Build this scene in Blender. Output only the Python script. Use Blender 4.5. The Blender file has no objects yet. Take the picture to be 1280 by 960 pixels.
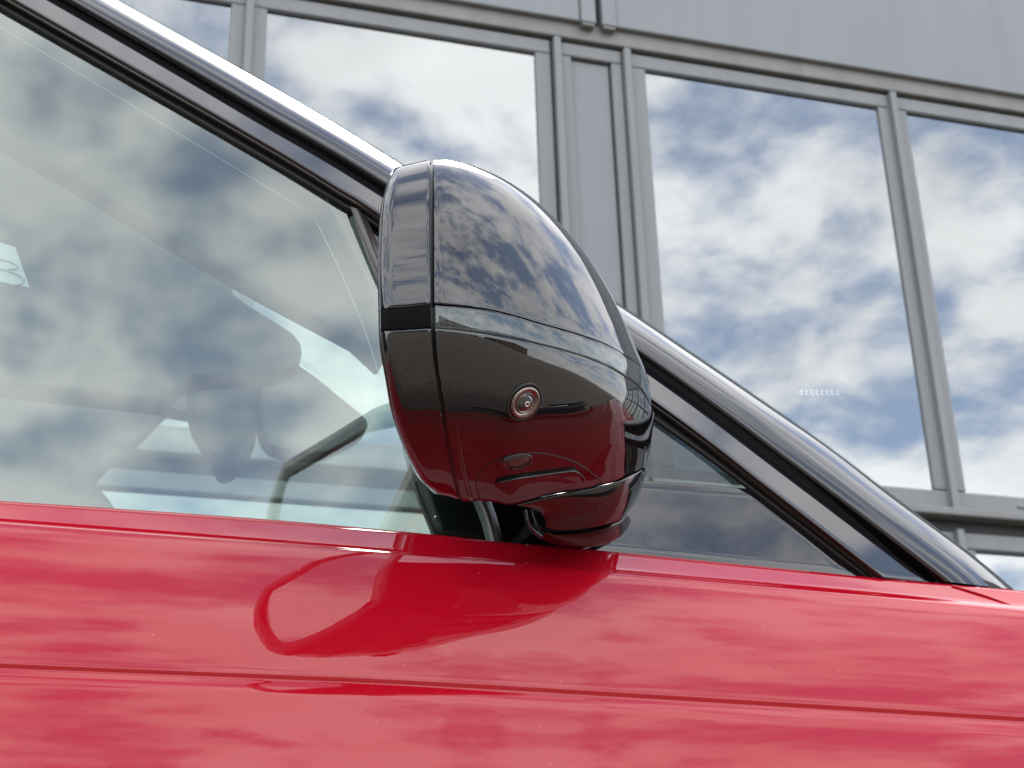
import bpy, bmesh, math
import numpy as np
from mathutils import Vector, Matrix

S = bpy.context.scene
COL = S.collection

# ------------------------------------------------------------------ camera
F = 1900.0                                   # focal length in photograph pixels (1280 wide)
YAW, PIT, ROL = math.radians(17.3), math.radians(24.1), math.radians(-1.68)
CAM = np.array([0.0, -1.0, 0.74])
_w = np.array([math.sin(YAW)*math.cos(PIT), math.cos(YAW)*math.cos(PIT), math.sin(PIT)])
_r0 = np.array([math.cos(YAW), -math.sin(YAW), 0.0])
_u0 = np.cross(_r0, _w)
_r = _r0*math.cos(ROL) + _u0*math.sin(ROL)
_u = -_r0*math.sin(ROL) + _u0*math.cos(ROL)

cam_d = bpy.data.cameras.new('camera')
cam = bpy.data.objects.new('camera', cam_d)
COL.objects.link(cam)
cam.matrix_world = Matrix(((_r[0], _u[0], -_w[0], CAM[0]), (_r[1], _u[1], -_w[1], CAM[1]),
                           (_r[2], _u[2], -_w[2], CAM[2]), (0, 0, 0, 1)))
cam_d.sensor_width = 36.0
cam_d.lens = F/1280*36.0
cam_d.clip_start = 0.02
cam_d.clip_end = 2000
cam_d.dof.use_dof = True
cam_d.dof.focus_distance = 0.92
cam_d.dof.aperture_fstop = 26
S.camera = cam

# ------------------------------------------------------------------ sky
SUN_EL, SUN_AZ = math.radians(60), math.radians(32)   # azimuth measured from +Y towards +X
CLOUD = 7.0
world = bpy.data.worlds.new('World'); S.world = world
world.use_nodes = True
wn, wl = world.node_tree.nodes, world.node_tree.links
wn.clear()
def W(t, **k):
    n = wn.new(t)
    for a, b in k.items(): setattr(n, a, b)
    return n
out = W('ShaderNodeOutputWorld'); bg = W('ShaderNodeBackground'); bg.inputs['Strength'].default_value = 0.15
sky = W('ShaderNodeTexSky', sky_type='NISHITA', sun_disc=False, sun_elevation=SUN_EL, sun_rotation=SUN_AZ)
sky.altitude = 200; sky.air_density = 1.0; sky.dust_density = 0.6; sky.ozone_density = 2.2
tc = W('ShaderNodeTexCoord'); sep = W('ShaderNodeSeparateXYZ'); wl.new(tc.outputs['Generated'], sep.inputs[0])
def Mth(op, a, b=None, c=None):
    n = W('ShaderNodeMath', operation=op)
    for i, v in enumerate((a, b, c)):
        if v is None: continue
        if isinstance(v, (int, float)): n.inputs[i].default_value = v
        else: wl.new(v, n.inputs[i])
    return n.outputs[0]
zc = Mth('ADD', Mth('MAXIMUM', sep.outputs['Z'], 0.0), 0.22)
cx = Mth('DIVIDE', sep.outputs['X'], zc); cy = Mth('DIVIDE', sep.outputs['Y'], zc)
cmb = W('ShaderNodeCombineXYZ'); wl.new(cx, cmb.inputs[0]); wl.new(cy, cmb.inputs[1]); cmb.inputs[2].default_value = 3.7
def Noise(scale, detail, rough, dist=0.0, off=(0, 0, 0)):
    m = W('ShaderNodeMapping'); m.inputs['Location'].default_value = off; wl.new(cmb.outputs[0], m.inputs[0])
    n = W('ShaderNodeTexNoise'); n.inputs['Scale'].default_value = scale; n.inputs['Detail'].default_value = detail
    n.inputs['Roughness'].default_value = rough; n.inputs['Distortion'].default_value = dist
    wl.new(m.outputs[0], n.inputs['Vector']); return n.outputs['Fac']
big = Noise(1.1, 3, 0.5, 0.2, (0.3, 5.2, 0)); fine = Noise(6.4, 10, 0.54, 0.1, (3.3, 2.1, 2))
dens = Mth('ADD', Mth('MULTIPLY', big, 0.48), Mth('MULTIPLY', fine, 0.69))
rmp = W('ShaderNodeMapRange', interpolation_type='SMOOTHSTEP'); wl.new(dens, rmp.inputs[0])
rmp.inputs[1].default_value = 0.462; rmp.inputs[2].default_value = 0.635
rmp.inputs[3].default_value = 0.17; rmp.inputs[4].default_value = 0.97
shade = Noise(2.6, 6, 0.55, 0.3, (9.1, 2.2, 5))
sh = W('ShaderNodeMapRange'); wl.new(shade, sh.inputs[0])
sh.inputs[1].default_value = 0.32; sh.inputs[2].default_value = 0.68
sh.inputs[3].default_value = 0.86*CLOUD; sh.inputs[4].default_value = 1.22*CLOUD
ccol = W('ShaderNodeVectorMath', operation='SCALE'); ccol.inputs[0].default_value = (0.985, 0.983, 1.0)
wl.new(sh.outputs[0], ccol.inputs['Scale'])
mix = W('ShaderNodeMix', data_type='RGBA'); wl.new(rmp.outputs[0], mix.inputs['Factor'])
wl.new(sky.outputs[0], mix.inputs[6]); wl.new(ccol.outputs[0], mix.inputs[7])
wl.new(mix.outputs[2], bg.inputs['Color']); wl.new(bg.outputs[0], out.inputs['Surface'])

# ------------------------------------------------------------------ sun, exposure
sd = bpy.data.lights.new('sun', 'SUN'); sd.energy = 1.3; sd.angle = math.radians(18); sd.color = (1.0, 0.96, 0.9)
sun = bpy.data.objects.new('sun', sd); COL.objects.link(sun)
sdir = Vector((math.sin(SUN_AZ)*math.cos(SUN_EL), math.cos(SUN_AZ)*math.cos(SUN_EL), math.sin(SUN_EL)))
sun.rotation_euler = sdir.to_track_quat('Z', 'Y').to_euler()
S.view_settings.view_transform = 'Standard'; S.view_settings.look = 'None'
S.view_settings.gamma = 1.0; S.view_settings.exposure = 1.45
S.cycles.max_bounces = 10; S.cycles.transparent_max_bounces = 16; S.cycles.glossy_bounces = 6
S.cycles.caustics_reflective = False; S.cycles.caustics_refractive = False
S.cycles.use_denoising = True

# ------------------------------------------------------------------ materials
def new_mat(name):
    m = bpy.data.materials.new(name); m.use_nodes = True
    return m, m.node_tree.nodes, m.node_tree.links
def principled(name, col, rough=0.5, metal=0.0, ior=1.5, coat=0.0, coat_ior=1.5, coat_rough=0.01, bump=None, var=None, rvar=None, emit=None, dust=None, streak=None):
    m, n, l = new_mat(name); b = n['Principled BSDF']
    b.inputs['Base Color'].default_value = (*col, 1); b.inputs['Roughness'].default_value = rough
    b.inputs['Metallic'].default_value = metal; b.inputs['IOR'].default_value = ior
    b.inputs['Coat Weight'].default_value = coat; b.inputs['Coat IOR'].default_value = coat_ior; b.inputs['Coat Roughness'].default_value = coat_rough
    if coat: b.inputs['Specular IOR Level'].default_value = 0.0
    t = n.new('ShaderNodeTexCoord')
    if var:
        sc, amt = var
        x = n.new('ShaderNodeTexNoise'); x.inputs['Scale'].default_value = sc; x.inputs['Detail'].default_value = 6
        l.new(t.outputs['Object'], x.inputs['Vector'])
        mx = n.new('ShaderNodeMix'); mx.data_type = 'RGBA'
        mx.inputs[6].default_value = (*[c*(1-amt) for c in col], 1); mx.inputs[7].default_value = (*[min(1, c*(1+amt)) for c in col], 1)
        l.new(x.outputs['Fac'], mx.inputs['Factor']); l.new(mx.outputs[2], b.inputs['Base Color'])
    if dust:
        src = b.inputs['Base Color'].links[0].from_socket if b.inputs['Base Color'].links else None
        vo = n.new('ShaderNodeTexVoronoi'); vo.inputs['Scale'].default_value = dust[0]
        l.new(t.outputs['Object'], vo.inputs['Vector'])
        lt = n.new('ShaderNodeMath'); lt.operation = 'LESS_THAN'; lt.inputs[1].default_value = dust[1]
        l.new(vo.outputs['Distance'], lt.inputs[0])
        dm = n.new('ShaderNodeMix'); dm.data_type = 'RGBA'; dm.inputs[6].default_value = (*col, 1); dm.inputs[7].default_value = (0.5, 0.47, 0.43, 1)
        if src: l.new(src, dm.inputs[6])
        l.new(lt.outputs[0], dm.inputs['Factor']); l.new(dm.outputs[2], b.inputs['Base Color'])
    if streak:
        mp = n.new('ShaderNodeMapping'); mp.inputs['Scale'].default_value = (9, 9, 0.5); l.new(t.outputs['Object'], mp.inputs[0])
        x = n.new('ShaderNodeTexNoise'); x.inputs['Scale'].default_value = 1.0; x.inputs['Detail'].default_value = 8; x.inputs['Roughness'].default_value = 0.65
        l.new(mp.outputs[0], x.inputs['Vector'])
        mx2 = n.new('ShaderNodeMix'); mx2.data_type = 'RGBA'; mx2.blend_type = 'MULTIPLY'; mx2.inputs['Factor'].default_value = 1.0
        cr_ = n.new('ShaderNodeMapRange'); cr_.inputs[1].default_value = 0.3; cr_.inputs[2].default_value = 0.7; cr_.inputs[3].default_value = 1-streak; cr_.inputs[4].default_value = 1.0
        l.new(x.outputs['Fac'], cr_.inputs[0]); l.new(cr_.outputs[0], mx2.inputs[7])
        mx2.inputs[6].default_value = (*col, 1)
        if b.inputs['Base Color'].links: l.new(b.inputs['Base Color'].links[0].from_socket, mx2.inputs[6])
        l.new(mx2.outputs[2], b.inputs['Base Color'])
    if rvar:
        sc, lo, hi = rvar
        x = n.new('ShaderNodeTexNoise'); x.inputs['Scale'].default_value = sc; x.inputs['Detail'].default_value = 5
        l.new(t.outputs['Object'], x.inputs['Vector'])
        mr = n.new('ShaderNodeMapRange'); mr.inputs[1].default_value = 0.35; mr.inputs[2].default_value = 0.7
        mr.inputs[3].default_value = lo; mr.inputs[4].default_value = hi
        l.new(x.outputs['Fac'], mr.inputs[0]); l.new(mr.outputs[0], b.inputs['Roughness'])
    if bump:
        sc, st, ds = bump
        x = n.new('ShaderNodeTexNoise'); x.inputs['Scale'].default_value = sc; x.inputs['Detail'].default_value = 2
        l.new(t.outputs['Object'], x.inputs['Vector'])
        bp = n.new('ShaderNodeBump'); bp.inputs['Strength'].default_value = st; bp.inputs['Distance'].default_value = ds
        l.new(x.outputs['Fac'], bp.inputs['Height']); l.new(bp.outputs[0], b.inputs['Normal']); l.new(bp.outputs[0], b.inputs['Coat Normal'])
    if emit:
        b.inputs['Emission Color'].default_value = (*emit[0], 1); b.inputs['Emission Strength'].default_value = emit[1]
    return m
def glass(name, tint, ior=1.9, base=0.0, rough=0.0, wave=None, refl=(0.97, 1.0, 0.99)):
    m, n, l = new_mat(name); n.remove(n['Principled BSDF'])
    o = n['Material Output']
    fr = n.new('ShaderNodeFresnel'); fr.inputs['IOR'].default_value = ior
    geo = n.new('ShaderNodeNewGeometry')
    ad = n.new('ShaderNodeMath'); ad.operation = 'ADD'; ad.use_clamp = True; ad.inputs[1].default_value = base
    # the same reflection from either side of the sheet
    fs = n.new('ShaderNodeLayerWeight'); fs.inputs['Blend'].default_value = 0.5
    pw = n.new('ShaderNodeMath'); pw.operation = 'POWER'; pw.inputs[1].default_value = 5.0
    l.new(fs.outputs['Facing'], pw.inputs[0])
    r0 = ((ior-1)/(ior+1))**2
    ma = n.new('ShaderNodeMath'); ma.operation = 'MULTIPLY_ADD'; ma.inputs[1].default_value = 1-r0; ma.inputs[2].default_value = r0
    l.new(pw.outputs[0], ma.inputs[0]); l.new(ma.outputs[0], ad.inputs[0])
    n.remove(fr); n.remove(geo)
    tr = n.new('ShaderNodeBsdfTransparent'); tr.inputs[0].default_value = (*tint, 1)
    gl = n.new('ShaderNodeBsdfGlossy'); gl.inputs['Roughness'].default_value = rough; gl.inputs['Color'].default_value = (*refl, 1)
    if wave:
        tcw = n.new('ShaderNodeTexCoord'); nz = n.new('ShaderNodeTexNoise'); nz.inputs['Scale'].default_value = wave[0]; nz.inputs['Detail'].default_value = 1
        l.new(tcw.outputs['Object'], nz.inputs['Vector'])
        bw = n.new('ShaderNodeBump'); bw.inputs['Strength'].default_value = 1.0; bw.inputs['Distance'].default_value = wave[1]
        l.new(nz.outputs['Fac'], bw.inputs['Height']); l.new(bw.outputs[0], gl.inputs['Normal'])
    mx = n.new('ShaderNodeMixShader'); l.new(ad.outputs[0], mx.inputs[0]); l.new(tr.outputs[0], mx.inputs[1]); l.new(gl.outputs[0], mx.inputs[2])
    l.new(mx.outputs[0], o.inputs['Surface'])
    return m

M = {}
M['red'] = principled('red_paint', (0.385, 0.003, 0.013), 0.45, 0.0, 1.3, 1.0, 1.54, 0.005, bump=(260, 0.02, 0.0004), dust=(75, 0.022))
M['black'] = principled('gloss_black', (0.006, 0.006, 0.007), 0.25, 0, 1.3, 1.0, 1.7, 0.006, bump=(90, 0.015, 0.0004), dust=(70, 0.016))
M['pillar'] = principled('gloss_black_pillar', (0.006, 0.006, 0.008), 0.25, 0, 1.3, 1.0, 1.72, 0.03)
M['rubber'] = principled('black_rubber', (0.012, 0.012, 0.012), 0.55, bump=(400, 0.15, 0.001))
M['trim'] = principled('brown_black_trim', (0.05, 0.042, 0.036), 0.28, 0.0, 1.6)
M['satin'] = principled('satin_black', (0.010, 0.011, 0.012), 0.35)
M['cabin'] = principled('dark_cabin_trim', (0.045, 0.048, 0.047), 0.8, bump=(300, 0.2, 0.001))
M['steel'] = principled('brushed_steel', (0.62, 0.6, 0.58), 0.18, 1.0)
M['gun'] = principled('gunmetal_ring', (0.25, 0.20, 0.185), 0.25, 1.0)
M['mirror'] = principled('mirror_silver', (0.85, 0.87, 0.88), 0.0, 1.0)
M['lens'] = principled('camera_lens', (0.02, 0.025, 0.03), 0.03, 0, 1.8, 1.0, 1.9)
M['glass'] = glass('tinted_car_glass', (0.76, 0.88, 0.82), 2.25, 0.02, 0.03, refl=(0.93, 1.0, 0.95))
M['screen'] = glass('windscreen_glass', (0.80, 0.90, 0.86), 1.6)
M['dark_glass'] = glass('dark_car_glass', (0.10, 0.12, 0.14), 1.62)
M['clear'] = glass('clear_lens_plastic', (0.55, 0.58, 0.57), 1.75)
M['pane'] = glass('window_pane', (0.45, 0.50, 0.52), 1.52, 0.245, wave=(1.1, 0.0022))
M['lamp'] = principled('puddle_lamp_lens', (0.05, 0.05, 0.045), 0.25)
M['band'] = principled('matt_black_band', (0.003, 0.003, 0.004), 0.5, 0, 1.15)
M['base'] = principled('dark_foot_plastic', (0.006, 0.006, 0.007), 0.22, 0, 1.38)
M['ribs'] = principled('indicator_reflector', (0.28, 0.29, 0.28), 0.35, 0.2)
M['facade'] = principled('grey_facade_metal', (0.208, 0.223, 0.233), 0.42, 0.0, 1.45, var=(1.3, 0.05), rvar=(3, 0.36, 0.5), streak=0.09)
M['frame'] = principled('grey_window_frame', (0.205, 0.217, 0.22), 0.4, 0.0, 1.45, var=(2.0, 0.06), streak=0.16)
M['ledge'] = principled('warm_grey_ledge', (0.195, 0.198, 0.19), 0.45, var=(4.0, 0.12), streak=0.22)
M['gasket'] = principled('black_gasket', (0.015, 0.015, 0.016), 0.6)  # black for gaskets and joints, also for painted shade lines on the facade
M['room'] = principled('dim_room', (0.10, 0.10, 0.11), 0.8)
M['led'] = principled('led_white', (0.8, 0.8, 0.8), 0.5, emit=((0.92, 1.0, 0.80), 0.75))  # glow that stands in for a lamp mirrored in a window
M['paper'] = principled('sticker_paper', (0.38, 0.42, 0.41), 0.6)
M['ink'] = principled('sticker_ink', (0.30, 0.33, 0.36), 0.6)
M['tyre'] = principled('tyre_rubber', (0.02, 0.02, 0.02), 0.7)

# ------------------------------------------------------------------ geometry helpers
def ray(px, py):
    return _r*(px-640)/F - _u*(py-480)/F + _w
def P(px, py, y):
    d = ray(px, py); return CAM + d*((y-CAM[1])/d[1])
GY, GK, GZ = -0.005, 0.075, 1.085            # greenhouse plane: y = GY + GK*(z-GZ)
def G(px, py, off=0.0):
    d = ray(px, py)
    t = (GY + off + GK*(CAM[2]-GZ) - CAM[1])/(d[1]-GK*d[2]); return CAM + d*t
def catmull(pts, n):
    p = np.array(pts, float)
    if len(p) == 2: return p[0] + (p[1]-p[0])*np.linspace(0, 1, n)[:, None]
    q = np.vstack([2*p[0]-p[1], p, 2*p[-1]-p[-2]])
    fine = []
    for i in range(1, len(q)-2):
        a, b, c, d = q[i-1:i+3]
        for t in np.linspace(0, 1, 16, endpoint=False):
            fine.append(0.5*((2*b)+(c-a)*t+(2*a-5*b+4*c-d)*t*t+(3*b-a-3*c+d)*t**3))
    fine.append(p[-1]); fine = np.array(fine)
    s = np.concatenate([[0], np.cumsum(np.linalg.norm(np.diff(fine, axis=0), axis=1))])
    return np.stack([np.interp(np.linspace(0, s[-1], n), s, fine[:, k]) for k in range(fine.shape[1])], 1)
def warp(pts_dense, params):                  # resample evenly spaced polyline at given parameters
    k = np.linspace(0, 1, len(pts_dense))
    return np.stack([np.interp(params, k, pts_dense[:, i]) for i in range(pts_dense.shape[1])], 1)
def coons(top, bot, left, right, us, vs):
    T, B = warp(catmull(top, 400), us), warp(catmull(bot, 400), us)
    L, R = warp(catmull(left, 400), vs), warp(catmull(right, 400), vs)
    u = us[None, :, None]; v = vs[:, None, None]
    g = (1-v)*T[None]+v*B[None]+(1-u)*L[:, None]+u*R[:, None]
    g -= (1-u)*(1-v)*T[0]+u*(1-v)*T[-1]+(1-u)*v*B[0]+u*v*B[-1]
    return g
def mesh(name, verts, faces, mat, parent=None, smooth=True):
    me = bpy.data.meshes.new(name); me.from_pydata([tuple(map(float, v)) for v in verts], [], faces)
    me.update()
    if smooth: me.polygons.foreach_set('use_smooth', [True]*len(me.polygons))
    me.materials.append(mat)
    o = bpy.data.objects.new(name, me); COL.objects.link(o)
    if parent is not None: o.parent = parent
    return o
def grid(name, pts, mat, parent=None, thick=0.0, bevel=0.0, close_u=False, smooth=True, outward=(0, -1, 0)):
    a = np.asarray(pts); h, w = a.shape[:2]
    fs = []
    for i in range(h-1):
        for j in range(w if close_u else w-1):
            fs.append((i*w+j, i*w+(j+1) % w, (i+1)*w+(j+1) % w, (i+1)*w+j))
    # orientation
    n = np.cross(a[h//2, (w//2+1) % w]-a[h//2, w//2], a[min(h//2+1, h-1), w//2]-a[h//2, w//2]) if h > 1 else np.zeros(3)
    if h == 2: n = np.cross(a[0, w//2+(1 if w//2+1 < w else -1)]-a[0, w//2], a[1, w//2]-a[0, w//2])*(1 if w//2+1 < w else -1)
    if np.dot(n, outward) < 0: fs = [f[::-1] for f in fs]
    o = mesh(name, a.reshape(-1, 3), fs, mat, parent, smooth)
    if thick:
        m = o.modifiers.new('thick', 'SOLIDIFY'); m.thickness = thick; m.offset = -1
    if bevel:
        m = o.modifiers.new('edge', 'BEVEL'); m.width = bevel; m.segments = 3; m.limit_method = 'ANGLE'; m.angle_limit = math.radians(50)
        m.harden_normals = False
    return o
def box(name, lo, hi, mat, parent=None, bevel=0.0):
    x0, y0, z0 = lo; x1, y1, z1 = hi
    v = [(x0, y0, z0), (x1, y0, z0), (x1, y1, z0), (x0, y1, z0), (x0, y0, z1), (x1, y0, z1), (x1, y1, z1), (x0, y1, z1)]
    f = [(0, 3, 2, 1), (4, 5, 6, 7), (0, 1, 5, 4), (1, 2, 6, 5), (2, 3, 7, 6), (3, 0, 4, 7)]
    o = mesh(name, v, f, mat, parent, False)
    if bevel:
        m = o.modifiers.new('edge', 'BEVEL'); m.width = bevel; m.segments = 2
    return o
def boxes(name, lst, mat, parent=None, bevel=0.0):
    V, Fc = [], []
    for (x0, y0, z0), (x1, y1, z1) in lst:
        b = len(V)
        V += [(x0, y0, z0), (x1, y0, z0), (x1, y1, z0), (x0, y1, z0), (x0, y0, z1), (x1, y0, z1), (x1, y1, z1), (x0, y1, z1)]
        Fc += [tuple(b+i for i in f) for f in ((0, 3, 2, 1), (4, 5, 6, 7), (0, 1, 5, 4), (1, 2, 6, 5), (2, 3, 7, 6), (3, 0, 4, 7))]
    o = mesh(name, V, Fc, mat, parent, False)
    if bevel:
        m = o.modifiers.new('edge', 'BEVEL'); m.width = bevel; m.segments = 2
    return o
def tube(name, pts, rad, mat, parent=None, n=8):
    p = np.array(pts, float); rings = []
    for i in range(len(p)):
        t = p[min(i+1, len(p)-1)]-p[max(i-1, 0)]; t /= np.linalg.norm(t)
        a = np.cross(t, (0.13, 0.2, 0.97)); a /= np.linalg.norm(a); b = np.cross(t, a)
        rr = rad if np.isscalar(rad) else rad[i]
        rings.append([p[i]+rr*(math.cos(k*2*math.pi/n)*a+math.sin(k*2*math.pi/n)*b) for k in range(n)])
    v = [q for r_ in rings for q in r_]; f = []
    for i in range(len(p)-1):
        for k in range(n): f.append((i*n+k, i*n+(k+1) % n, (i+1)*n+(k+1) % n, (i+1)*n+k))
    f.append(tuple(range(n))[::-1]); f.append(tuple((len(p)-1)*n+k for k in range(n)))
    return mesh(name, v, f, mat, parent)
def lathe(name, org, axis, prof, mat, parent=None, n=40, sx=1.0, sdir=None):
    """prof: (radius, height along axis)"""
    z = np.array(axis, float); z /= np.linalg.norm(z)
    x = np.array(sdir if sdir is not None else np.cross((0, 0, 1), z), float); x -= z*np.dot(x, z); x /= np.linalg.norm(x); y = np.cross(z, x)
    v = []; f = []
    for (rr, hh) in prof:
        for k in range(n):
            a = 2*math.pi*k/n
            v.append(org+z*hh+x*(rr*sx*math.cos(a))+y*(rr*math.sin(a)))
    for i in range(len(prof)-1):
        for k in range(n): f.append((i*n+k, i*n+(k+1) % n, (i+1)*n+(k+1) % n, (i+1)*n+k))
    f.append(tuple((len(prof)-1)*n+k for k in range(n)))
    f.append(tuple(range(n))[::-1])
    return mesh(name, v, f, mat, parent)
def slab(name, loop, thick, mat, parent=None, bevel=0.0, d=(0, 1, 0)):
    """closed 3D outline pushed back along d"""
    L = [np.array(p, float) for p in loop]; n = len(L); d = np.array(d, float)*thick
    v = L+[p+d for p in L]
    f = [tuple(range(n)), tuple(range(2*n-1, n-1, -1))]+[(i, i+n, (i+1) % n+n, (i+1) % n) for i in range(n)]
    me = bpy.data.meshes.new(name); bm = bmesh.new()
    vs = [bm.verts.new(tuple(p)) for p in v]
    for q in f: bm.faces.new([vs[i] for i in q])
    bmesh.ops.recalc_face_normals(bm, faces=bm.faces); bm.to_mesh(me); bm.free()
    me.materials.append(mat); o = bpy.data.objects.new(name, me); COL.objects.link(o)
    if parent is not None: o.parent = parent
    if bevel:
        m = o.modifiers.new('edge', 'BEVEL'); m.width = bevel; m.segments = 3; m.limit_method = 'ANGLE'
    return o
def empty(name, loc, label, cat, group=None):
    o = bpy.data.objects.new(name, None); COL.objects.link(o); o.empty_display_size = 0.1
    o['label'] = label; o['category'] = cat
    if group: o['group'] = group
    return o
lin = lambda n: np.linspace(0, 1, n)

# ------------------------------------------------------------------ ground
gm, gn, gl_ = new_mat('paved_yard'); gb = gn['Principled BSDF']; gb.inputs['Roughness'].default_value = 0.85
gt = gn.new('ShaderNodeTexCoord'); gbr = gn.new('ShaderNodeTexBrick'); gbr.inputs['Scale'].default_value = 2.5
gbr.inputs['Color1'].default_value = (0.19, 0.16, 0.12, 1); gbr.inputs['Color2'].default_value = (0.155, 0.13, 0.10, 1); gbr.inputs['Mortar'].default_value = (0.10, 0.09, 0.075, 1)
gbr.inputs['Mortar Size'].default_value = 0.015
gl_.new(gt.outputs['Object'], gbr.inputs['Vector']); gl_.new(gbr.outputs['Color'], gb.inputs['Base Color'])
g = mesh('ground', [(-300, -300, 0), (300, -300, 0), (300, 300, 0), (-300, 300, 0)], [(0, 1, 2, 3)], gm, None, False)
g['kind'] = 'structure'

# ------------------------------------------------------------------ office building
YB, ZB = 6.45, CAM[2]
bld = empty('office_building', (0, 0, 0), 'grey metal office facade with tall windows reflecting cloudy sky behind the car', 'building')
ZT, ZLO = 5.77+ZB, 3.05+ZB                    # glass top and bottom of the upper windows
BAY, CX0 = 4.28, 2.93
BAYS = range(-2, 6)
def facade_window(x0, x1, z0, z1, fw=0.105, bar=0.0, vents=False):
    y = YB
    fr = []
    a, b = x0-fw, x1+fw; zb_, zt_ = z0-0.125, z1+0.105
    o = boxes('window', [((a, y-0.045, z1), (b, y+0.06, zt_)), ((a, y-0.045, zb_), (b, y+0.06, z0)),
                         ((a, y-0.0452, z0), (x0, y+0.06, z1)), ((x1, y-0.0452, z0), (b, y+0.06, z1))], M['frame'], bld, 0.012)
    gk = 0.014
    box('gasket', (x0, y-0.036, z1-gk), (x1, y+0.05, z1), M['gasket'], o)  # dark strip stands in for the shadow line under the frame head
    mesh('pane', [(x0, y-0.024, z0), (x1, y-0.024, z0), (x1, y-0.024, z1), (x0, y-0.024, z1)], [(0, 1, 2, 3)], M['pane'], o, False)
    if vents:
        for fx in (0.22, 0.76):
            xx = x0+(x1-x0)*fx
            box('drain_cap', (xx-0.03, y-0.056, z0-0.075), (xx+0.03, y-0.045, z0-0.058), M['frame'], o, 0.004)
    return o
for n in BAYS:
    c = CX0+BAY*n
    for (q0, q1) in ((c+0.33, c+1.99), (c+2.205, c+3.87)):
        if n == 5 and q0 > c+1: continue
        facade_window(q0, q1, ZLO, ZT, vents=True)
        if n != -1: facade_window(q0, q1, 0.55, 2.69+ZB)
    if n == -1: facade_window(c+0.33, c+3.87, 0.55, 2.69+ZB)
    # mullions either side of the blind panel and between the pair of windows
    for xm in (c+2.0975, c+0.198, c-0.27):
        box('mullion', (xm-0.024, YB-0.085, 2.91+ZB), (xm+0.024, YB+0.05, 5.884+ZB), M['frame'], bld, 0.008)
        if not (n == -1 and xm > c+1): box('mullion', (xm-0.024, YB-0.085, 0.1), (xm+0.024, YB+0.05, 2.80+ZB), M['frame'], bld, 0.008)
    # blind panel with its own frame
    for (z0, z1) in ((2.912+ZB, 5.878+ZB), (0.1, 2.80+ZB)):
        xa, xb = c-0.244, c+0.172
        p = boxes('blind_panel_frame', [((xa, YB-0.045, z1-0.10), (xb, YB+0.06, z1)), ((xa, YB-0.045, z0), (xb, YB+0.06, z0+0.1)),
                                  ((xa, YB-0.0452, z0+0.1), (xa+0.075, YB+0.06, z1-0.1)), ((xb-0.075, YB-0.0452, z0+0.1), (xb, YB+0.06, z1-0.1))], M['frame'], bld, 0.012)
        box('blind_panel', (xa+0.075, YB-0.012, z0+0.1), (xb-0.075, YB+0.05, z1-0.1), M['facade'], p)
        boxes('gasket', [((xa+0.075, YB-0.018, z1-0.112), (xb-0.075, YB+0.01, z1-0.1)), ((xb-0.087, YB-0.0182, z0+0.1), (xb-0.075, YB+0.01, z1-0.112))], M['gasket'], p)
X0, X1 = CX0+BAY*BAYS[0]-0.45, CX0+BAY*(BAYS[-1])+2.13
box('head_rail', (X0, YB-0.075, 5.892+ZB), (X1, YB+0.06, 6.02+ZB), M['ledge'], bld, 0.012)
box('shadow_gap', (X0, YB-0.02, 5.872+ZB), (X1, YB+0.06, 5.8925+ZB), M['gasket'], bld)  # black strip painted in as the shadow line above the frames
box('sill_ledge', (X0, YB-0.13, 2.865+ZB), (X1, YB+0.06, 2.915+ZB), M['ledge'], bld, 0.01)
box('sill_shadow_gap', (X0, YB-0.03, 2.80+ZB), (X1, YB+0.06, 2.865+ZB), M['gasket'], bld)  # black strip colours in the shade beneath the sill ledge
box('plinth', (X0, YB-0.06, 0.0), (X1, YB+0.06, 0.425), M['ledge'], bld)
for n in BAYS:                                # cladding panels with a folded vertical joint over each blind panel
    a, b = CX0+BAY*n+0.02, CX0+BAY*(n+1)-0.02
    if n == 5: b = X1
    zl, zh = 6.006+ZB, 9.4+ZB
    p = boxes('cladding_panel', [((a+0.10, YB-0.115, zl), (b-0.10, YB+0.06, zh)), ((a, YB-0.135, zl-0.015), (a+0.10, YB+0.06, zh)), ((b-0.10, YB-0.135, zl-0.015), (b, YB+0.06, zh))], M['facade'], bld, 0.012)
    box('joint_strip', (b-0.002, YB-0.07, zl), (b+0.042, YB+0.05, zh), M['gasket'], p)
    for xa in (a+0.01, b-0.09):
        box('end_cap', (xa, YB-0.128, zl-0.035), (xa+0.08, YB-0.03, zl-0.014), M['ledge'], p, 0.006)
# body of the house behind the facade
boxes('building_core', [((X0, YB+2.6, 0), (X1, YB+2.7, 10.1)), ((X0, YB+0.07, 10.0), (X1, YB+2.6, 10.1)), ((X0, YB+0.07, 2.85+ZB), (X1, YB+2.6, 3.0+ZB)),
                        ((X0, YB+0.07, 5.90+ZB), (X1, YB+2.6, 6.1+ZB)), ((X0-0.1, YB+0.06, 0), (X0, YB+2.7, 10.1)), ((X1, YB+0.06, 0), (X1+0.1, YB+2.7, 10.1))], M['room'], bld)
c8 = [P(1003+6.4*i, 490.5, YB+0.5) for i in range(8)]  # glowing arcs and bar added behind the pane to imitate a reflected lamp
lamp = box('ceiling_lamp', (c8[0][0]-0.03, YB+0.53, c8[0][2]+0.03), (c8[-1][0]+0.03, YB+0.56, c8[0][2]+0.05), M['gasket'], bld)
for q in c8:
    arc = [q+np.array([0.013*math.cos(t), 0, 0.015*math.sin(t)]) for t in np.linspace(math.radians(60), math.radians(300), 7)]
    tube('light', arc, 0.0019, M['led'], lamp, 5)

# ------------------------------------------------------------------ the car
car = empty('red_car', (0, 0, 0), 'glossy red car with gloss black pillars and black door mirror parked before the building', 'car')

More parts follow.
